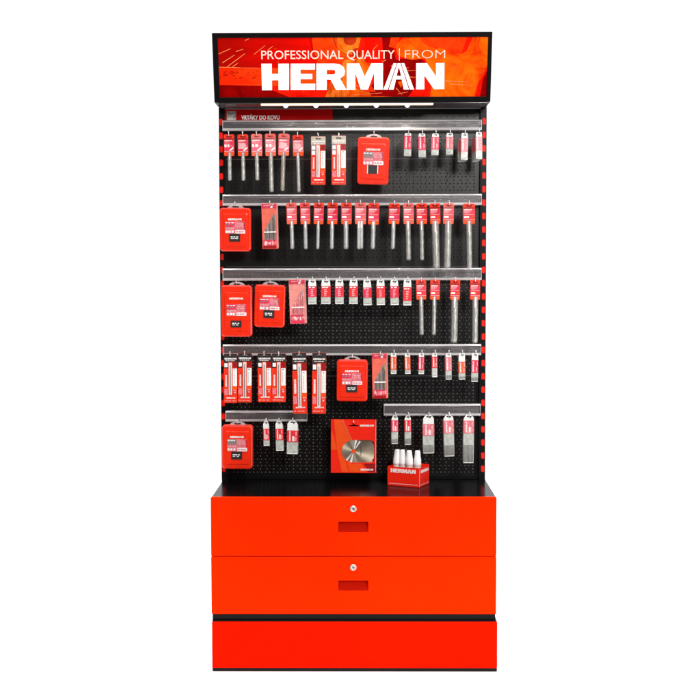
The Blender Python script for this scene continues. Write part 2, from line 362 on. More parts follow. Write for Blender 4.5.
hbuild(ar, 'sign_panel')
lt = MB()
for g in GLY.values():
    L = [[hp(*p) for p in l] for l in g]; lt.prism(L[0], .0014, .0034, 'art_white', holes=L[1:])
def ht(body, px0, px1, py_base, cap, m, bold=0):
    x0, z0 = hp(px0, py_base); x1, _ = hp(px1, py_base); _, z1 = hp(px0, py_base-cap); text(lt, body, x0, x1, z0, z1-z0, .0034, m, bold)
ht('PROFESSIONAL', 261.3, 343.3, 59.2, 9, 'art_pale', .003); ht('QUALITY', 346.8, 394.6, 58.9, 9, 'art_pale', .003)
ht('FROM', 404.9, 445.1, 58.5, 9, 'art_pale', -.018)
x, z0 = hp(399.3, 60.6); _, z1 = hp(399.3, 48.4); lt.box(x-.0011, x+.0011, .0026, .0034, z0, z1, 'art_pale')
hbuild(lt, 'lettering')

# light bar under the header
bx0 = P(261.2, 104, -.13)[0]; bx1 = P(433, 104, -.13)[0]
lb = MB(); lb.box(bx0, bx1, -.1485, -.128, ZHB-.0095, ZHB-.0035, 'led'); lbo = lb.build('light_bar', rack, bevel=.001)
for px in (285.7, 316, 346.3, 376.3, 407.3):
    x, _ = P(px, 106, -.138); m = MB(); m.lathe([(.0085, 0), (.0092, -.003), (.0075, -.006), (.004, -.0088), (.0005, -.0094)], 'lens', 14); m.build('lamp', lbo, loc=(x, -.138, ZHB-.0096))

# red title strip with icon
tx0, tz1 = P(222.6, 109.6, -.02); tx1, tz0 = P(332.5, 121, -.02)
ts = MB(); ts.box(tx0, tx1, -.02, -.017, tz0, tz1, 'sign_red_strip')
tso = ts.build('title_strip', rack)
m = MB(); x0, z0 = P(241.2, 119.6, -.0205); x1, z1 = P(279.6, 115.2, -.0205); text(m, 'VRTÁKY DO KOVU', x0, x1, z0, z1-z0, -.0201, 'ink_white', .04)
m.build('lettering', tso)
m = MB(); x0, z0 = P(226.8, 120.4, -.0205); x1, z1 = P(236, 111, -.0205); m.box(x0, x1, -.0212, -.0202, z0, z1, 'icon_grey')
w = x1-x0
for i in range(5): m.box(x0+w*(.1+.16*i), x0+w*(.2+.16*i), -.0216, -.0212, z0+.0015, z0+.007+.0015*(i % 2), 'ink_white')
m.tube([(x0+w*.25, -.0214, z1-.006), (x0+w*.5, -.0214, z1-.014), (x0+w*.75, -.0214, z1-.009)], .0008, 'ink_grey', 5)
m.build('pictogram', tso)
m = MB(); m.box(tx1+.001, XR-.004, -.016, -.013, tz0-.001, tz0+.0016, 'black_metal'); m.build('strip_edge', rack)

# cabinet
cb = MB(); cb.box(-.4965, .4965, -.378, .04, .2, ZC-.006, 'black_metal'); cbo = cb.build('cabinet_body', rack)
ct = MB(); ct.box(-.4985, .4985, -.399, .045, ZC-.005, ZC, 'black_top'); ct.build('countertop', rack, bevel=.001)
def drawer(z0, z1, rp, lp):
    e = MB(); (hx0, hz1), (hx1, hz0) = P(rp[0], rp[1], -.4), P(rp[2], rp[3], -.4)
    y0, y1 = -.4004, -.3805
    e.prism([(-.4997, z0), (.4997, z0), (.4997, z1), (-.4997, z1)], y0, y1, 'drawer_red', holes=[[(hx0, hz0), (hx1, hz0), (hx1, hz1), (hx0, hz1)]])
    o = e.build('drawer', rack, bevel=.0026)
    r = MB(); t = .001; yb = -.386                 # pressed-in pull: sloping floor and back
    A = [(hx0+.0002, y0+.002, hz1), (hx1-.0002, y0+.002, hz1), (hx1-.0002, yb+.004, hz1), (hx0+.0002, yb+.004, hz1)]
    v = [(hx0, y0+.0018, hz0), (hx1, y0+.0018, hz0), (hx1, y0+.0018, hz1), (hx0, y0+.0018, hz1), (hx0+.001, yb, hz0+.002), (hx1-.001, yb, hz0+.002), (hx1-.001, yb, hz1-.001), (hx0+.001, yb, hz1-.001),
         (hx0+.001, yb-.007, hz0+.012), (hx1-.001, yb-.007, hz0+.012)]
    r.add(v, [(0, 1, 9, 8), (8, 9, 6, 7), (1, 2, 6, 9), (0, 8, 7, 3), (2, 3, 7, 6)], 'recess_shade_red'); r.build('handle', o, recalc=False)
    lx, lz = P(lp[0], lp[1], -.4); l = MB()
    rot = lambda prof: [[(lx+rr*math.cos(2*math.pi*i/20), y, lz+rr*math.sin(2*math.pi*i/20)) for i in range(20)] for rr, y in prof]
    l.loft(rot([(.0115, y0), (.0115, y0-.002), (.0100, y0-.0032), (.0062, y0-.0034), (.006, y0-.0024)]), 'lock_metal')
    l.box(lx-.0042, lx+.0035, y0-.0028, y0-.0022, lz-.0009, lz+.0009, 'dark') if lp[2] else l.prism([(lx-.003, lz+.004), (lx+.004, lz), (lx-.002, lz-.004), (lx-.0005, lz)], y0-.0028, y0-.0022, 'dark')
    l.build('lock', o)
ZD = .4051
drawer(ZD+.0015, ZC+.001, (338.3, 522, 368.1, 532), (353.3, 508.8, 0)); drawer(.2004, ZD-.0015, (338.3, 580.8, 368.1, 590.6), (353.3, 567.3, 1))
pl = MB(); pl.box(-.4965, .5012, -.409, .03, .1765, .1795, 'black_metal'); pl.box(-.4965, .4965, -.398, .035, .1795, .1999, 'black_metal'); pl.build('plinth_shelf', rack)
pl = MB(); pl.box(-.4970, .5024, -.4155, -.395, .0125, .1763, 'plinth_shade_red'); pl.build('plinth_panel', rack, bevel=.0026)
pl = MB(); pl.box(-.4963, .5017, -.4135, .035, 0, .0125, 'black_metal'); pl.box(-.495, .495, -.394, .03, .0126, .176, 'black_metal'); pl.build('base', rack)

# price rails and hooks
def rail(px0, px1, py0, py1, name='price_rail', Y=-.034):
    x0, z1 = P(px0, py0, Y); x1, z0 = P(px1, py1, Y); h = z1-z0; b = MB()
    zc = z0
    def strip(prof, m):
        b.loft([[(x, y, z) for y, z in prof] for x in (x0, x1)], m, smooth=False)
    strip([(-.030, z0+.006), (-.0315, z0+.006), (-.0335, z1-.004), (-.032, z1-.004)], 'clear_rail')
    strip([(-.036, z0+.0105), (-.0368, z0+.0105), (-.0375, z1-.006), (-.0365, z1-.006)], 'clear_rail')
    strip([(-.020, z1), (-.020, z1-.0022), (-.036, z1-.0035), (-.040, z1-.0065), (-.0412, z1-.0055), (-.037, z1-.0005)], 'clear_lip')
    strip([(-.028, z0+.0005), (-.028, z0+.0025), (-.038, z0+.003), (-.0405, z0+.0095), (-.0425, z0+.0095), (-.0415, z0+.0015), (-.038, z0)], 'clear_lip')
    b.box(x0, x0+.0018, -.0405, -.018, z0+.0021, z1-.001, 'clear_lip'); b.box(x1-.0018, x1, -.0405, -.018, z0+.0021, z1-.001, 'clear_lip')
    b.tube([(x0+.002, -.012, z1-.008), (x1-.002, -.012, z1-.008)], .005, 'chrome', 8)
    return b.build(name, rack)
R1 = rail(222.6, 481.6, 120.5, 130.2); R2 = rail(222.8, 481.6, 194.6, 205.2); R3 = rail(222.8, 481.4, 268.4, 280.2)
R4 = rail(223, 481, 344.4, 355.2); R5 = rail(225.6, 307.4, 410.8, 421.4); R6 = rail(383.8, 480.4, 404, 415.6)
RZ = {}
def hook(parent, x, z, yf, tip=.013):
    "chrome wire from the rail to the front, end turned up; x,z world"
    b = MB(); x -= OX; r = .0019
    b.tube([(x, -.014, z+.006), (x, -.03, z+.004), (x, yf+.02, z), (x, yf+.004, z+.0005), (x, yf, z+.004), (x, yf-.002, z+tip)], r, 'chrome', 6)
    b.lathe([(.0005, 0), (.0026, .001), (.003, .003), (.0024, .005), (.0004, .006)], 'chrome', 8, x, yf-.002)
    n = 5*8  # move the ball to the tip
    k = len(b.v)
    for i in range(k-1, -1, -1):
        if abs(b.v[i][2]) < .02: b.v[i] = (b.v[i][0], b.v[i][1], b.v[i][2]+z+tip-.002)
    return b.build('hook', parent)

ORD = ['', 'first', 'second', 'third', 'fourth', 'fifth', 'sixth', 'seventh', 'eighth', 'ninth', 'tenth', 'eleventh', 'twelfth', 'thirteenth']
YF = -.15
def place(px0, px1, py0, py1, Y):
    x0, z1 = at(px0, py0, Y); x1, z0 = at(px1, py1, Y); return (x0+x1)/2, z1, x1-x0, z1-z0

# ---- carded drill bits
def bit(mb, r, z1, z0, y, m, fluted=True, x=0, dp=.28):
    "twist drill pointing down"
    n = 12; L = z1-z0; rings = []; shank = z1-L*.22 if fluted else z1
    rings += [[(x+r*.8*math.cos(2*math.pi*i/n), y+r*.8*math.sin(2*math.pi*i/n), z) for i in range(n)] for z in (z1, shank)]
    k = max(14, int(L/.0035)); pitch = r*9.5
    for j in range(k+1):
        z = shank-(shank-z0-r*1.1)*j/k; ph = z/pitch*2*math.pi; ring = []
        for i in range(n):
            a = 2*math.pi*i/n; rr = r*(1-dp+dp*abs(math.cos(a-ph))**.55); ring.append((x+rr*math.cos(a), y+rr*math.sin(a), z))
        rings.append(ring)
    rings.append([(x+r*.06*math.cos(2*math.pi*i/n), y+r*.06*math.sin(2*math.pi*i/n), z0) for i in range(n)])
    mb.loft(rings, m, smooth=True)
def carded(px0, px1, pyt, pyc, bx, bw, pyb, kind, label, rl, grp):
    X, Z, w, h = place(px0, px1, pyt, pyc, YF); X2, _ = at(bx, pyb, YF); _, Zb = at(bx, pyb, YF); s = w/(px1-px0)
    t = thing('carded_drill_bit', label, 'drill bit', (X, YF, Z), (R(random.uniform(-1.5, 1)), R(random.uniform(-1.7, 1.7)), R(random.uniform(-9, 9))), grp)
    c = MB(); hw = w/2; sh = .004
    out = [(-hw+sh, 0), (hw-sh, 0), (hw, -sh), (hw, -h*.86), (hw-.002, -h), (hw*.32, -h), (hw*.30, -h*.9), (-hw*.30, -h*.9), (-hw*.32, -h), (-hw+.002, -h), (-hw, -h*.86), (-hw, -sh)]
    slot = rrect(-hw*.55, hw*.55, -h*.165, -h*.085, h*.03, 2)
    c.prism(out, -.0012, .0022, 'card_red', holes=[slot], ms='card_orange'); c.box(-hw*.9, hw*.9, -.0017, -.0012, -h*.25, -h*.19, 'card_red_dark')
    c.box(-hw*.96, -hw*.36, -.0022, -.0012, -h*.985, -h*.84, 'card_orange'); c.box(hw*.36, hw*.96, -.0022, -.0012, -h*.985, -h*.84, 'card_orange')
    c.box(-hw*.8, hw*.8, .0024, .003, -h*.2, -h*.03, 'card_red_dark')
    c.build('hang_card', t)
    l = MB(); y = -.0026; base = {0: random.choice(['label_rose', 'label_pink']), 1: 'label_pink', 2: 'label_red'}[kind]
    l.box(-hw*.93, hw*.93, y, -.0022, -h*.80, -h*.255, base)
    l.box(-hw*.93, hw*.93, y-.0001, -.0023, -h*.815, -h*.785, 'ink_pale_pink')
    herman(l, -hw*.84, hw*.5, -h*.30, y, 'ink_white')
    for k in range(2): dashes(l, -hw*.84, hw*random.uniform(0, .6), -h*(.37+.05*k), h*.022, y, 'ink_pale_pink', 3)
    l.box(-hw*.84, hw*.84, y-.0003, y, -h*.555, -h*.53, 'ink_pale_pink')
    if kind: l.prism([(-hw*.9, -h*.335), (hw*.5, -h*.335), (hw*random.uniform(-.3, .3), -h*.5), (-hw*.9, -h*.5)], y-.00005, y+.0002, 'label_rose')
    if kind == 0:
        if random.random() < .6: dashes(l, -hw*.86, hw*.3, -h*.60, h*.13, y, 'ink_white', 2)
        else: l.box(-hw*.86, hw*.55, y-.0004, y, -h*.68, -h*.42, 'ink_pale_pink')
        l.prism([(hw*.0, -h*.74), (hw*.85, -h*.58), (hw*.88, -h*.66), (hw*.2, -h*.785)], y-.0006, y, 'ink_white')
    else:
        l.box(-hw*.84, -hw*.84+hw*.85, y-.0004, y, -h*.71, -h*.62, 'ink_white')
        if random.random() < .5: l.prism([(hw*.2, -h*.70), (hw*.9, -h*.60), (hw*.9, -h*.67), (hw*.3, -h*.74)], y-.0005, y, 'label_orange')
        l.prism([(hw*.05, -h*.44), (hw*.9, -h*.36), (hw*.9, -h*.52), (hw*.05, -h*.52)], y-.0002, y, 'label_red' if base != 'label_red' else 'label_pink')
    l.build('label', t)
    d = MB(); r = bw*s/2; zb = Zb-Z; bm = {0: 'bit_gold' if random.random() < .35 else 'bit_steel', 1: 'bit_pale', 2: 'bit_steel'}[kind]; dx = (X2-X)*.8
    if kind == 1 and bw > 5.5: bit(d, r*.52, -h*.86, zb, .0, bm, True, dx-r*.46, .14); bit(d, r*.52, -h*.86, zb+.002, .0, bm, True, dx+r*.5, .14)
    else: bit(d, r*.86, -h*.86, zb+.001, 0, bm, True, dx, .14 if kind == 1 else .28)
    d.build('drill_bit', t)
    sl = MB(); sl.lathe([(r*1.0, -h*.84), (r*1.12, -h*.88), (r*1.12, zb+.004), (r*.7, zb-.0005), (r*.1, zb-.001)], 'sleeve', 12, dx, 0); sl.build('sleeve', t)
    hook(rl, X+random.uniform(-.001, .0015), Z-h*.10, YF-.012)
GA = 'drill bits on red hang cards'
r1 = [(223.7,234.3,134.3,155.9,229.8,3.6,180.6),(237.5,248.2,134.3,155.9,243,3.6,180.8),(251,262,134,155.9,256.6,3.8,180.3),(264.9,275.7,133.8,155.9,270.7,4.2,192.1),(278.6,289.6,133.8,155.5,284.2,4,190.8),(292.5,303.2,135,155.9,297.5,3.4,192.1)]
for i, a in enumerate(r1): carded(*a, 0, f"{'short' if i < 3 else 'long'} drill bit on red hang card, {ORD[i+1]} from left in the top row", R1, GA)
r2 = [(286.2,296.5,202.8,224.2,291.3,3.8,249),(300.1,310,202.8,224.2,305,3.8,249),(314,324,202.8,224.2,318.8,3.3,249),(327.5,337.8,202.8,224.2,332.5,3.8,249),(341.2,351.8,202.8,224.2,346,4.5,249),(355,366.2,202.8,224.2,360.3,6,249.2),(368.5,379.5,203,224.5,374.1,4.2,249),
      (389,400,203.4,224,394,3.9,249),(403.1,413.7,203.3,224,407.6,4.6,260.1),(416.3,426.9,203.3,224,421.2,3.8,260.1),(429.6,440,203.3,224,434.6,6.5,268.4),(443.4,454,203.3,224,448.6,6,268.4),(462.8,474.8,203.5,224,468.5,4.7,269.8)]
for i, a in enumerate(r2): carded(*a, 1 if i < 8 else 2, f"{'pale grey' if i < 8 else 'long steel'} drill bit on red hang card, {ORD[i+1]} from left in the second row", R2, GA)
r3 = [(416,426,279.7,299.7,420.8,4,334.9),(430.3,440,279.7,299.7,434.5,3.8,334.9),(450.4,460.1,279.7,299.7,455,6,342.9),(470.2,480.2,279.7,299.7,475.5,5.2,342.9)]
for i, a in enumerate(r3): carded(*a, 2, f"{['slim','slim','thick','thick'][i]} long drill bit on red hang card, {ORD[i+1]} from left in the third row", R3, GA)

# ---- blister packs
def blister(px0, px1, pyt, pyb, top, label, rl, bl):
    X, Z, w, h = place(px0, px1, pyt, pyb, YF)
    t = thing('blister_pack', label, 'blister pack', (X, YF, Z), (0, R(random.uniform(-.7, .7)), R(random.uniform(-3, 3))), 'red blister packs with single drill bits')
    hw = w/2; c = MB(); band = .17
    out = rrect(-hw, hw, -h, 0, .002, 2); slot = rrect(-hw*.38, hw*.38, -h*.06, -h*.035, h*.011, 2)
    c.prism(out, 0, .0012, 'card_orange', holes=[slot])
    y = -.0001
    tm = 'label_beige' if top else 'ink_black'
    c.prism([(-hw*.99, -h*band), (hw*.99, -h*band), (hw*.99, -h*.004), (-hw*.99, -h*.004)], y-.0003, y, tm, holes=[slot])
    herman(c, -hw*.86, hw*.86, -h*.105, y-.0004, 'ink_white'); dashes(c, -hw*.7, hw*.7, -h*.15, h*.012, y-.0004, 'ink_white', 5)
    c.box(-hw*.99, -hw*.35, y-.0003, y, -h*.30, -h*band, 'ink_grey' if top else 'ink_black'); c.box(hw*.28, hw*.99, y-.0003, y, -h*.31, -h*band, 'card_red_dark')
    c.box(-hw*.9, -hw*.42, y-.0007, y-.0004, -h*.275, -h*.195, 'ink_white'); 
    if top: c.box(-hw*.9, -hw*.42, y-.0007, y-.0004, -h*.385, -h*.30, 'ink_white')
    c.box(-hw*.99, -hw*.30, y-.0003, y, -h*.70, -h*.30, 'card_red'); herman(c, -h*.67, -h*.44, -hw*.64, y-.0004, 'ink_white', vertical=True)
    c.box(-hw*.99, hw*.99, y-.0003, y, -h*.995, -h*.72, 'card_red'); c.box(hw*.3, hw*.99, y-.0003, y, -h*.72, -h*.66, 'card_orange')
    c.box(-hw*.9, -hw*.4, y-.0006, y-.0004, -h*.84, -h*.72, 'label_rose')
    dashes(c, hw*.4, hw*.9, -h*.75, h*.02, y-.0004, 'ink_pale_pink', 2); dashes(c, hw*.5, hw*.85, -h*.80, h*.03, y-.0004, 'ink_pale_pink', 1)
    herman(c, -hw*.6, hw*.7, -h*.90, y-.0004, 'ink_white'); dashes(c, -hw*.85, hw*.8, -h*.965, h*.012, y-.0004, 'ink_pale_pink', 3)
    c.build('backing_card', t)
    l = MB(); l.box(hw*.34, hw*.97, y-.0008, y-.0004, -h*.66, -h*.30, 'white'); l.box(hw*.55, hw*.68, y-.0011, y-.0008, -h*.34, -h*.32, 'ink_black')
    for k in range(9): l.box(hw*.50, hw*.56 if k % 2 else hw*.60, y-.0010, y-.0008, -h*(.40+.024*k), -h*(.388+.024*k), 'ink_grey')
    l.build('label', t)
    d = MB(); d.box(-hw*.24, hw*.20, -.0009, -.0003, -h*(bl+.01), -h*.19, 'ink_white'); bit(d, hw*.085, -h*.23, -h*bl, -.0035, 'bit_steel' if top else 'bit_dark', True, -hw*.02); d.build('drill_bit', t)
    bb = MB(); rw = hw*.26
    bb.loft([[(p[0], yy, p[1]) for p in rrect(-hw*.02-rw+i, -hw*.02+rw-i, -h*(bl+.02)+i, -h*.18-i, .0028, 3)] for yy, i in ((-.0004, 0), (-.006, .0004), (-.0085, .002))], 'blister'); bb.build('blister', t)
    hook(rl, X, Z-h*.045, YF-.012)
blister(311.1, 325.7, 136.4, 184.7, 1, 'red blister pack with a beige top band, left of two in the top row', R1, .83)
blister(331.7, 346, 135.7, 184.7, 1, 'beige topped red blister pack beside the red case in the top row', R1, .83)
for i, a in enumerate([(223.7,237.6,353.6,402.9),(238,252.2,353,402.3),(257.5,271.5,353.4,402),(272,286.2,353.4,402)]):
    blister(*a, 0, f'short red blister pack with black top band, {ORD[i+1]} from the left in the fourth row', R4, [.82, .90, .88, .88][i])
blister(292.1, 306.6, 352.5, 413.6, 0, 'long red blister pack overlapping the short rail end, left of two long ones', R4, .88)
blister(312.3, 326.4, 352.7, 413.6, 0, 'long red blister pack clear of the short rail, right of two long ones', R4, .88)

# ---- red cases
def case(px0, px1, pyt, pyb, label, rl, tilt=0, big=0, rotz=0, blank=0):
    Y = -.135; X, Z, w, h = place(px0, px1, pyt, pyb, Y)
    t = thing('drill_bit_case', label, 'case', (X, Y, Z), (R(random.uniform(1.5, 3)), R(tilt), R(rotz)), 'red cases of drill bits')
    hw = w/2; D = .034; b = MB(); fr_ = .009
    b.loft([[(p[0], yy, p[1]) for p in rrect(-hw+i, hw-i, -h+i, -i, .012-i*.5, 5)] for yy, i in ((D, .003), (D-.002, .0006), (D*.52, 0), (D*.5, .0012), (D*.46, .0012), (D*.44, 0), (.006, 0), (.002, .0012), (0, .005))], 'case_red', smooth=False)
    # raised front field
    zt = -h*.13; zb = -h*.90
    b.loft([[(p[0], yy, p[1]) for p in rrect(-hw*.80+i, hw*.80-i, zb+i, zt-i, .005, 4)] for yy, i in ((.001, 0), (-.0022, .0022), (-.0026, .004))], 'case_red', smooth=False)
    b.box(-hw*.74, hw*.66, -.0034, -.0024, zb+.004, zb+.0075, 'case_red')
    b.build('case_body', t)
    y = -.0028; l = MB(); zz = -h*(.31 if not big else .365); lh = h*.28 if not big else h*.225; lx0, lx1 = -hw*.64, hw*.66
    herman(l, -hw*.46, hw*.42, -h*(.265 if not big else .255), y, 'ink_white', .0006)
    l.box(lx0, lx1, y-.0005, y, zz-lh, zz, 'label_rose'); y2 = y-.0005
    l.box(lx0, -hw*.02, y2-.0003, y2, zz-lh*.45, zz-.0005, 'label_pink' if not blank else 'ink_grey')
    l.box(hw*.0, lx1-.003, y2-.0003, y2, zz-lh*.62, zz-.0005, 'label_rose'); l.box(lx1-.006, lx1, y2-.0003, y2, zz-lh, zz-.0005, 'label_red')
    dashes(l, lx0+.001, -hw*.05, zz-lh*.16, lh*.08, y2-.0004, 'ink_white', 3); dashes(l, lx0+.001, -hw*.1, zz-lh*.32, lh*.08, y2-.0004, 'ink_grey', 3)
    dashes(l, lx0+.001, -hw*.0, zz-lh*.62, lh*.08, y2-.0004, 'ink_pale_pink', 4); l.box(hw*.02, lx1-.001, y2-.0006, y2-.0003, zz-lh*.99, zz-lh*.70, 'ink_white')
    dashes(l, lx0+.001, -hw*.04, zz-lh*.95, lh*.2, y2-.0004, 'ink_white', 3); dashes(l, hw*.06, lx1-.004, zz-lh*.9, lh*.1, y2-.0008, 'label_rose', 3); dashes(l, hw*.05, lx1-.006, zz-lh*.25, lh*.07, y2-.0004, 'ink_pale_pink', 2)
    dashes(l, hw*.05, lx1-.006, zz-lh*.42, lh*.07, y2-.0004, 'ink_pale_pink', 3)
    l.build('label', t)
    q = MB(); wz1 = zz-lh-h*(.0 if not big else .09) - .0008; wz0 = wz1-h*(.18 if not big else .13); wx0, wx1 = -hw*.38, hw*.32
    q.box(wx0, wx1, -.0044, -.0026, wz0, wz1, 'ink_black')
    if blank == 1: q.box(wx0, wx0+.003, -.0049, -.0044, wz0, wz1, 'ink_white'); q.box(wx1-.003, wx1, -.0049, -.0044, wz0, wz1, 'ink_white')
    else:
        dashes(q, wx0+.005, wx1-.004, (wz0+wz1)/2+.0008, .0042, -.0044, 'ink_white', 3); dashes(q, wx0+.006, wx1-.006, (wz0+wz1)/2-.0046, .0030, -.0044, 'ink_white', 2)
    q.build('size_window', t)
    g = MB(); n = 10; tw = hw*.55
    outl = [(tw*math.cos(R(180*i/n)), -.004+.017*math.sin(R(180*i/n))) for i in range(n+1)]
    hole = rrect(-tw*.4, tw*.4, .001, .006, .0022, 2)
    g.prism(outl, D*.46, D*.53, 'clear_tab', holes=[hole]); g.build('hang_tab', t)
    hook(rl, X, Z+.007, Y-.004, .011)
case(358.2, 389.6, 137.2, 184.2, 'red plastic case with glossy top glare, hanging right of the top row blister packs', R1, 1.5, blank=1)
case(219.6, 251, 207.8, 251.4, 'red case overlapping the left post, left end of the second row', R2, .5)
case(221, 252.2, 285.4, 336.9, 'tallest red case, left end of the third row', R3, .3, big=1)
case(254.8, 285.8, 285, 327.5, 'tilted red case second from the left in the third row', R3, 2)
case(336.8, 368, 360, 401.8, 'red case beside the pink pouch in the fourth row', R4, .7)
case(222, 253, 425.4, 469.3, 'red case at the bottom left corner above the counter', R5, .8, blank=2)

# ---- pouches with stepped drill sets
def pouch(px0, px1, pyt, pyb, label, rl, tilt, pale, flat=0):
    Y = YF; X, Z, w, h = place(px0, px1, pyt, pyb, Y)
    t = thing('drill_bit_pouch', label, 'drill bit set', (X, Y, Z), (0, R(tilt), R(0)), 'red wallets with stepped drill bits')
    hw = w/2; b = MB(); pm = 'pouch_pale' if pale else 'pouch_coral'
    b.loft([[(p[0], yy, p[1]) for p in rrect(-hw+i, hw-i, -h+i, -i, .003, 3)] for yy, i in ((.012, .001), (.010, 0), (.003, 0), (0, .002))], pm, smooth=False)
    b.box(hw-.004, hw+.0008, -.0008, .0095, -h*.98, -h*.03, 'pouch_edge')
    b.prism([(hw*.45, -h*.24), (hw*.78, -h*.24), (hw*.78, -h*.80), (-hw*.72, -h*.80), (-hw*.72, -h*.62)], -.0006, .0002, 'ink_grey' if not pale else 'label_rose')
    b.box(-hw*.9, hw*.75, -.0007, 0, -h*.93, -h*.80, 'pouch_pink')
    for k in range(11):
        x = -hw*.82+k*hw*.148; b.box(x, x+hw*.1, -.0011, -.0007, -h*random.uniform(.89, .925), -h*random.uniform(.82, .86), random.choice(['ink_pale_pink', 'ink_white', 'label_rose']))
    b.box(-hw*.9, hw*.75, -.0007, 0, -h*.995, -h*.935, 'card_red_dark' if not pale else 'label_pink')
    b.build('pouch', t)
    g = MB(); g.box(-hw*.96, hw*.9, -.0014, 0, -h*.105, -h*.012, 'pouch_pink'); dashes(g, -hw*.7, hw*.5, -h*.055, h*.02, -.0014, 'ink_pale_pink', 4)
    g.prism([(hw*.1, -h*.10), (hw*.3, -h*.02), (hw*.5, -h*.02), (hw*.35, -h*.10)], -.0018, -.0014, 'ink_white'); g.build('header_band', t)
    for k in range(6):
        x = hw*(.66-.235*k); zt = -h*(.25+.066*k); r = .0021-.00018*k
        d = MB(); d.lathe([(r*.2, zt+.002), (r, zt), (r, -h*.79), (r*.5, -h*.795)], ('bit_gold' if k % 2 else 'bit_steel') if pale else ('bit_dark' if k % 2 else 'bit_gold'), 8, x, -.0016); d.build('drill_bit', t)
    s = MB(); s.box(-hw*.74, hw*.76, -.0052, -.0006, -h*.645, -h*.618, 'ink_white'); s.build('holder_strip', t)
    hook(rl, X+.003, Z-h*.05, YF-.012)
pouch(261.2, 277.6, 203.4, 248.8, 'coral red wallet of stepped drill bits, right of the case in the second row', R2, -1.2, 0)
pouch(288.6, 305.6, 279.3, 323.8, 'pale pink wallet of stepped drill bits, right of the cases in the third row', R3, -1.6, 1)
pouch(371.8, 387.4, 353.6, 398.6, 'pink wallet of stepped drill bits, right of the case in the fourth row', R4, -.8, 0)

# ---- clear bit tubes with hang tabs
def tube(px0, px1, pyt, pyb, ly0, ly1, label, rl, depth=.02, lm='label_pink', rods=.0, style=0, tab=1, shift=0):
    Y = -.165; X, Z, w, h = place(px0, px1, pyt, pyb, Y); s = h/(pyb-pyt)
    t = thing('bit_tube_pack', label, 'drill bits', (X, Y, Z), (R(random.uniform(-2, 1)), R(random.uniform(-1.8, 1.8)), R(random.uniform(-7, 7)) if depth < .06 else R(4)), 'clear packs of drill bits with hang tabs')
    hw = w/2; l1 = -(ly0-pyt)*s; l0 = -(ly1-pyt)*s; tz = max(-.016, l1*.85)
    b = MB(); zr = -h + (h+l0)*rods
    b.loft([[(p[0]*1., p[1], z) for p in [(-hw*k, .0), (hw*k, 0), (hw*k, depth*dk), (-hw*k, depth*dk)]] for z, k, dk in ((tz, .9, .9), (l1-.0005, 1, 1), (zr, 1, 1), (-h+.002, .97, .97), (-h, .8, .9))], 'tube_clear', smooth=False)
    if rods:
        b.box(-hw*.93, hw*.93, -.0005, depth*.5, -h+.003, zr-.0003, 'tube_rods'); n_ = max(4, int(hw/.0022))
        for k in range(n_):
            x = -hw*.84+k*hw*1.68/(n_-1); b.lathe([(hw*.8/n_, zr-.001), (hw*.8/n_, -h+.004)], 'tube_rods', 8, x, -.0003)
    b.box(-hw*.95, hw*.95, -.0008, depth*.9, -h, -h+.0032, 'tab_white' if style != 2 else 'tube_clear')
    if not rods and h+l0 > .012: dashes(b, -hw*.5, hw*.5, -h+.0055, .0022, -.0003, 'ink_grey', 2)
    b.build('tube', t, bevel=.0008)
    g = MB(); kx = .78
    out = [(-hw*.94, l1+.0005), (hw*.94, l1+.0005), (hw*.94, tz+.003), (hw*kx if style != 1 else hw*.45, 0), (-hw*kx if style != 1 else -hw*.45, 0), (-hw*.94, tz+.003)]
    g.prism(out, -.0016, -.0002, 'tab_white', holes=[rrect(-hw*.4, hw*.45, tz*.62, tz*.32, .0012, 2)])
    g.prism([(hw*.05, tz*.68), (hw*.5, tz*.25), (hw*.62, tz*.28), (hw*.3, tz*.76)], -.0022, -.0016, 'ink_black')
    g.build('hang_tab', t)
    l = MB(); l.box(-hw-.0003, hw+.0003, -.0018, depth+.0004, l0, l1-.0002, lm); y = -.0018; H = l1-l0
    if style == 0:
        dashes(l, -hw*.8, hw*.75, l1-H*.16, H*.09, y, 'ink_white', 2)
        for k in range(4): l.box(-hw*.35, hw*random.uniform(.1, .4), y-.0003, y, l1-H*(.38+.17*k), l1-H*(.30+.17*k), 'ink_pale_pink')
        l.prism([(hw*.2, l1-H*.3), (hw*.96, l1-H*.2), (hw*.96, l0+.0005), (hw*.6, l0+.0005)], y-.0002, y, 'label_red')
    else:
        herman(l, l0+H*.08, l0+H*.92, -hw*.45, y, 'ink_white', vertical=True)
        dashes(l, hw*.3, hw*.8, l0+H*.1, H*.35, y, 'ink_pale_pink', 2); l.box(hw*.55, hw*.8, y-.0003, y, l0+H*.55, l0+H*.9, 'ink_pale_pink')
        if style == 1: l.box(0, hw*.4, y-.0003, y, l0+H*.08, l0+H*.5, 'ink_white')
    l.build('label', t)
    hook(rl, X+.0015, Z+tz*.45, Y-.009, .014)
tr = [(404.6,411.6,133.3,155.7,135.8,148.9,.03),(418.4,425.5,133.6,157,136.8,149.8,.035),(431.9,439,133.6,155,137,149.4,.035),(446.2,453.3,133,154.3,137,148.7,.045),(461.2,468,133,159.8,138.3,151.5,.075),(475.6,481.9,132,159,136.6,150.4,.09)]
for i, (a, b_, c, d, e, f, dp) in enumerate(tr): tube(a, b_, c, d, e, f, f'small pink and white drill bit tube, {ORD[i+1]} from left, top row', R1, dp, ['label_pink', 'label_pink', 'label_pink', 'label_rose', 'label_rose', 'label_rose'][i], 0, 2)
tr = [(308,316.4,304.2),(321.2,330.6,304),(335,343.6,304),(349.3,357.9,303.9),(362.9,371.1,305.3),(376.3,384.6,305),(390,398.3,305),(403.3,411.5,305.4)]
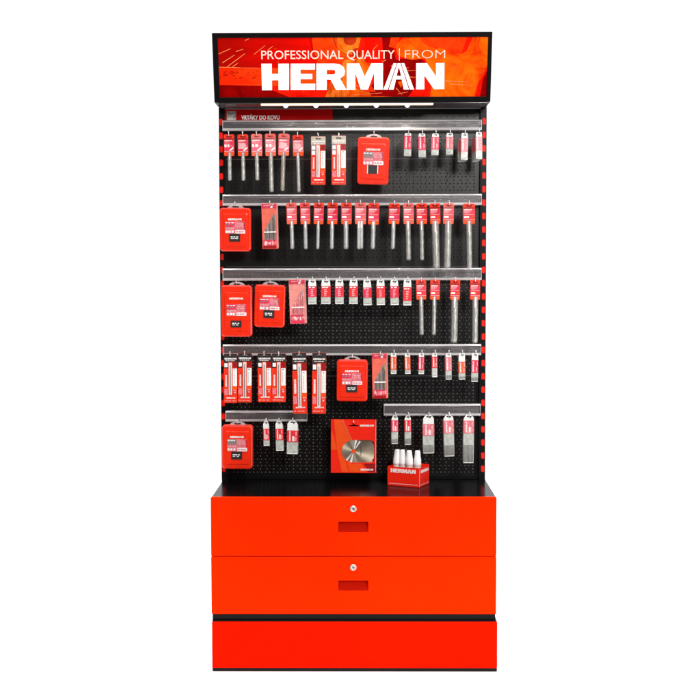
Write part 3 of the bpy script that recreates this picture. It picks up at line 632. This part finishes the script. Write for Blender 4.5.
for i, (a, b_, d) in enumerate(tr): tube(a, b_, 279.5, d, 286.2+(i == 4)*1.4+(i == 7), 296.9+(i > 3)*.8+(i == 7)*3, f'white topped drill bit tube with pink label, {ORD[i+1]} from left, third row', R3, .02, ['label_pink', 'label_red'][i % 2])
tr = [(390.7,396.4,373.9,356.8,369.6),(404.6,410,373.9,357,369.6),(418.7,424.1,374,357,369.8),(432,437.2,377.2,356.6,367.8),(445.4,451.3,379.6,357.2,370.5),(458.4,465,379.6,361.9,373.1),(471.7,478.4,381.8,360.3,372.7)]
for i, (a, b_, d, e, f) in enumerate(tr): tube(a, b_, 352.8, d, e, f, f'narrow drill bit tube, {ORD[i+1]} from the left in the fourth row', R4, .018, ['label_orange', 'label_orange', 'label_pink', 'label_red', 'label_rose', 'label_orange', 'label_pink'][i], .5 if i > 3 else 0, 3)
tr = [(262.9,269,420.6,445.8,428.8,440.2,0),(275.1,282.8,420.6,450.8,428.8,440,0),(287.2,298.3,420.3,453.9,430.5,441.9,.0)]
for i, a in enumerate(tr): tube(*a[:6], ['smallest', 'middle', 'widest'][i]+' of three drill bit tubes with red labels under the short left rail', R5, .02, 'label_red', a[6], 1)
tr = [(391.6,398.2,414.9,444,420.3,431.7,.45),(404.6,411,414.9,444.8,420.3,431.7,.5),(422.8,434,414.7,453.4,424,435.7,.5),(443.3,453.4,414.5,456.5,420.7,433.3,.5),(463.6,474,414.5,463.2,420.7,433.3,.62)]
for i, a in enumerate(tr): tube(*a[:6], ['smallest left clear tube of drill bits with pink label', 'second small clear tube of drill bits with pink label', 'wide clear tube of drill bits behind the white bottles', 'clear tube of long drill bits, second from the right', 'longest clear tube of drill bits, nearest the right post'][i], R6, .022, ['label_pink', 'label_red', 'label_rose', 'label_rose', 'label_rose'][i], a[6], 1)

# ---- saw blade pack
Y = -.10; X, Z, w, h = place(331, 376.4, 419.4, 472.8, Y)
t = thing('saw_blade_pack', 'flat red card pack with a round saw blade showing through its window', 'saw blade pack', (X, Y, Z), (0, R(.3), 0))
s = w/45.4; q = lambda px, py: ((px-353.7)*s, -(py-419.4)*s)
c = MB(); win = [q(371.5, 440.3), q(374, 442), q(374.6, 445), q(374.6, 459), q(373.6, 461.6), q(371.5, 462.6)] + [q(353.6-.4+11.4*math.cos(R(a)), 451.5+11.4*math.sin(R(a))) for a in range(90, 271, 12)]
slot = [q(348.8, 425.4), q(352.6, 425), q(353.4, 424), q(354.6, 424), q(355.4, 425), q(358.8, 425.4), q(358.8, 426.3), q(348.8, 426.3)]
c.prism([(-w/2, -h), (w/2, -h), (w/2, 0), (-w/2, 0)], -.001, .0, 'box_red', holes=[win, slot]); c.prism([(-w/2, -h), (w/2, -h), (w/2, 0), (-w/2, 0)], .006, .0068, 'card_red_dark', holes=[slot])
c.box(-w/2, -w/2+.0008, 0, .006, -h, 0, 'box_red'); c.box(w/2-.0008, w/2, 0, .006, -h, 0, 'box_red'); c.box(-w/2+.0008, w/2-.0008, 0, .006, -h, -h+.0008, 'box_red')
c.build('card', t)
p = MB()
def pp(pts, m, d): p.prism([q(*a) for a in pts], -.001-d, -.00099, m)
pp([(331.2,450), (337,450), (333.5,436), (331.2,430)], 'card_orange', .0002)
pp([(334,419.6), (341,419.6), (350.2,440.6), (344,444), (341.3,449), (341.6,455), (345,460), (349,472.6), (342,472.6), (337,449)], 'card_orange', .0004)
pp([(341.2,419.6), (343.4,419.6), (352,439.8), (350.6,440.4)], 'label_orange', .0006)
pp([(347,461.4), (352,464), (362,464), (366,472.6), (350,472.6)], 'card_orange', .0002)
pp([(364,464), (376,464), (376,472.6), (369,472.6)], 'card_red_dark', .0002)
pp([(375.7, 420), (376.2, 420), (376.2, 472), (375.7, 472)], 'ink_pale_pink', .0003)
x0, z0 = q(360.2, 425.6); x1, _ = q(373.8, 0); herman(p, x0, x1, z0, -.0012, 'ink_white')
x0, z0 = q(360.8, 470); x1, _ = q(373.4, 0); herman(p, x0, x1, z0, -.0012, 'ink_white'); p.build('print', t)
bl = MB(); cx, cz = q(353.8, 451.6); rr = .0795; n = 60
bl.prism([(cx+(rr if i % 2 else rr*.97)*math.cos(2*math.pi*i/n), cz+(rr if i % 2 else rr*.97)*math.sin(2*math.pi*i/n)) for i in range(n)], .002, .0038, 'blade_steel', holes=[circle(cx, cz, .006)])
def glint_wedge(a0, a1, r0, r1, m): bl.prism([(cx+r0*math.cos(R(a0)), cz+r0*math.sin(R(a0))), (cx+r1*math.cos(R(a0)), cz+r1*math.sin(R(a0))), (cx+r1*math.cos(R(a1)), cz+r1*math.sin(R(a1))), (cx+r0*math.cos(R(a1)), cz+r0*math.sin(R(a1)))], .0014, .002, m)
glint_wedge(72, 84, .009, .045, 'ink_white'); glint_wedge(54, 62, .009, .045, 'ink_white'); glint_wedge(250, 262, .009, .045, 'ink_white'); glint_wedge(228, 236, .009, .045, 'ink_white')  # opposite radial glints of the steel, painted on in white
x0, z0 = q(361, 456); bl.box(x0-.0008, x0+.0012, .0014, .002, z0, z0+.034, 'ink_black'); bl.box(x0+.002, x0+.003, .0014, .002, z0+.008, z0+.022, 'ink_black')
bl.v = [(x-cx, y, z-cz) for x, y, z in bl.v]; blo = bl.build('saw_blade', t, loc=(cx, 0, cz)); hb = MB(); hb.prism(circle(0, 0, .0075), .0004, .0025, 'card_orange'); hb.build('hub', blo)
_m = MATS['blade_steel']; _b = _m.node_tree.nodes['Principled BSDF']; _b.inputs['Anisotropic'].default_value = .85; _t = _m.node_tree.nodes.new('ShaderNodeTangent'); _t.direction_type = 'RADIAL'; _t.axis = 'Y'; _m.node_tree.links.new(_t.outputs[0], _b.inputs['Tangent'])
m = MB(); X_ = X-OX; m.tube([(X_, -.004, Z-.014), (X_, Y-.008, Z-.017), (X_, Y-.012, Z-.012), (X_, Y-.013, Z-.002)], .0019, 'chrome'); m.build('hook', rack)

# ---- counter box with bottles, standing on the countertop
def on_top(px, py):
    d = ray(px, py); k = (ZC-CZ)/d.z; return CX+d.x*k, -CD+d.y*k
c1 = on_top(419.6, 487.7); c0 = on_top(387.5, 485.2); ang = math.atan2(c1[1]-c0[1], c1[0]-c0[0]); bw = math.hypot(c1[0]-c0[0], c1[1]-c0[1])
hgt = at(419.6, 468.6, c1[1])[1]-ZC; bd = .094; ang = max(min(ang, -R(8)), -R(38))
t = thing('counter_box', 'small open red cardboard counter box holding four white bottles', 'display box', (c1[0], c1[1], ZC+.0005), (0, 0, ang))
# local: front face along -x from the near corner, depth +y
b = MB(); T = .0015
b.box(-bw, 0, 0, T, 0, hgt, 'box_red'); b.box(-bw, 0, bd-T, bd, 0, hgt+.003, 'box_red'); b.box(-T, 0, T, bd-T, 0, hgt, 'box_red'); b.box(-bw, -bw+T, T, bd-T, 0, hgt, 'box_red'); b.box(-bw+T, -T, T, bd-T, 0, T, 'box_red')
b.box(-bw+T, -T, T, bd-T, hgt-.022, hgt-.020, 'box_red')
b.build('carton', t)
b = MB(); herman(b, -bw*.90, -bw*.12, hgt*.80, -.0001, 'ink_white', .0006); b.box(-bw*.95, -bw*.05, -.0005, -.0001, hgt*.09, hgt*.125, 'ink_pale_pink')
n0 = len(b.v); herman(b, .012, bd-.008, hgt*.80, 0, 'ink_white', .0006); b.box(.004, bd-.004, -.0005, -.0001, hgt*.09, hgt*.125, 'ink_pale_pink')
b.v[n0:] = [(-(y)+.0001, x, z) for x, y, z in b.v[n0:]]
b.box(-.0012, .0003, -.0004, .0008, .002, hgt-.002, 'ink_pale_pink'); b.build('lettering', t)
ca, sa = math.cos(ang), math.sin(ang)
for i in range(4):
    lx = -bw*(.80-.225*i)-.002*(i % 2); ly = bd*(.21+.05*(i % 2)); lx = min(lx, -.0175); x = c1[0]+lx*ca-ly*sa; y = c1[1]+lx*sa+ly*ca
    bo = thing('dropper_bottle', ['leftmost white capped bottle in the red counter box', 'second white capped bottle from the left in the red counter box', 'third white capped bottle from the left in the red counter box', 'rightmost white capped bottle in the red counter box'][i], 'bottle', (x, y, ZC+.0022), (R([1, 2, 1, 1][i]), R([2, -1, -2, 0][i]), 0), 'white bottles in the counter box')
    H = hgt+.060; r = .0128
    m = MB(); m.lathe([(r, .0), (r, hgt-.004), (r*.98, hgt+.004), (r*.5, hgt+.008)], 'bottle_body', 16); m.build('bottle_body', bo)
    m = MB(); m.lathe([(r*1.02, hgt+.003), (r*1.06, hgt+.012), (r*1.0, hgt+.030), (r*.92, hgt+.033), (r*.78, H-.006), (r*.70, H), (r*.3, H+.001)], 'bottle_white', 20); m.build('cap', bo)

# ------------------------------------------------------------------ light
w = bpy.data.worlds.new("World"); SC.world = w; w.use_nodes = True; nt = w.node_tree; bg = nt.nodes['Background']
tc = nt.nodes.new('ShaderNodeTexCoord'); sx = nt.nodes.new('ShaderNodeSeparateXYZ'); nt.links.new(tc.outputs['Generated'], sx.inputs[0])
rp = nt.nodes.new('ShaderNodeValToRGB'); rp.color_ramp.elements[0].position = .42; rp.color_ramp.elements[0].color = (.04, .04, .04, 1); rp.color_ramp.elements[1].position = .52; rp.color_ramp.elements[1].color = (1.05, 1.05, 1.05, 1)
mm = nt.nodes.new('ShaderNodeMapRange'); mm.inputs['From Min'].default_value = -1; nt.links.new(sx.outputs['Y'], mm.inputs['Value']); nt.links.new(mm.outputs[0], rp.inputs['Fac']); nt.links.new(rp.outputs[0], bg.inputs['Color'])
bg.inputs['Strength'].default_value = 1
def area(name, loc, target, sx, sy, power, col=(1, 1, 1)):
    l = bpy.data.lights.new(name, 'AREA'); l.shape = 'RECTANGLE'; l.size = sx; l.size_y = sy; l.energy = power; l.color = col
    o = bpy.data.objects.new(name, l); COL.objects.link(o); o.location = loc; o.rotation_euler = (Vector(target)-Vector(loc)).to_track_quat('-Z', 'Y').to_euler(); return o
area('softbox_front_right', (1.5, -5.3, 3.2), (.1, 0, 1.2), 1.3, .9, 150, (1, .98, .95))
area('softbox_overhead', (0, -2.6, 4.4), (0, -.4, .6), 4, 2.4, 90, (1, .99, .97))
area('softbox_left', (-3.4, -3.2, 2.6), (0, 0, 1), 1.6, 1.6, 8)
area('softbox_low_right', (3.3, -3.8, .45), (0, -.3, .4), 1.4, .8, 62)
fl_ = area('floor_flood', (0, 2, 6), (0, 2, 0), 8, 7, 260); fl_.data.spread = R(40)
for k, px in enumerate((285.7, 316, 346.3, 376.3, 407.3)):
    x, _ = at(px, 106, -.138); sp = bpy.data.lights.new('header_spot', 'SPOT'); sp.energy = 1.1+.25*k; sp.spot_size = R(135); sp.spot_blend = .6; sp.shadow_soft_size = .004; sp.color = (1, .95, .88)
    o = bpy.data.objects.new('header_spot', sp); COL.objects.link(o); o.location = (x, -.138, ZHB-.020); o.rotation_euler = (R(10), 0, 0)

SC.render.engine = 'CYCLES'; SC.render.resolution_x = SC.render.resolution_y = 1024
SC.cycles.transparent_max_bounces = 16; SC.cycles.use_denoising = True
SC.view_settings.view_transform = 'Standard'; SC.view_settings.look = 'None'; SC.view_settings.exposure = 0; SC.view_settings.gamma = 1
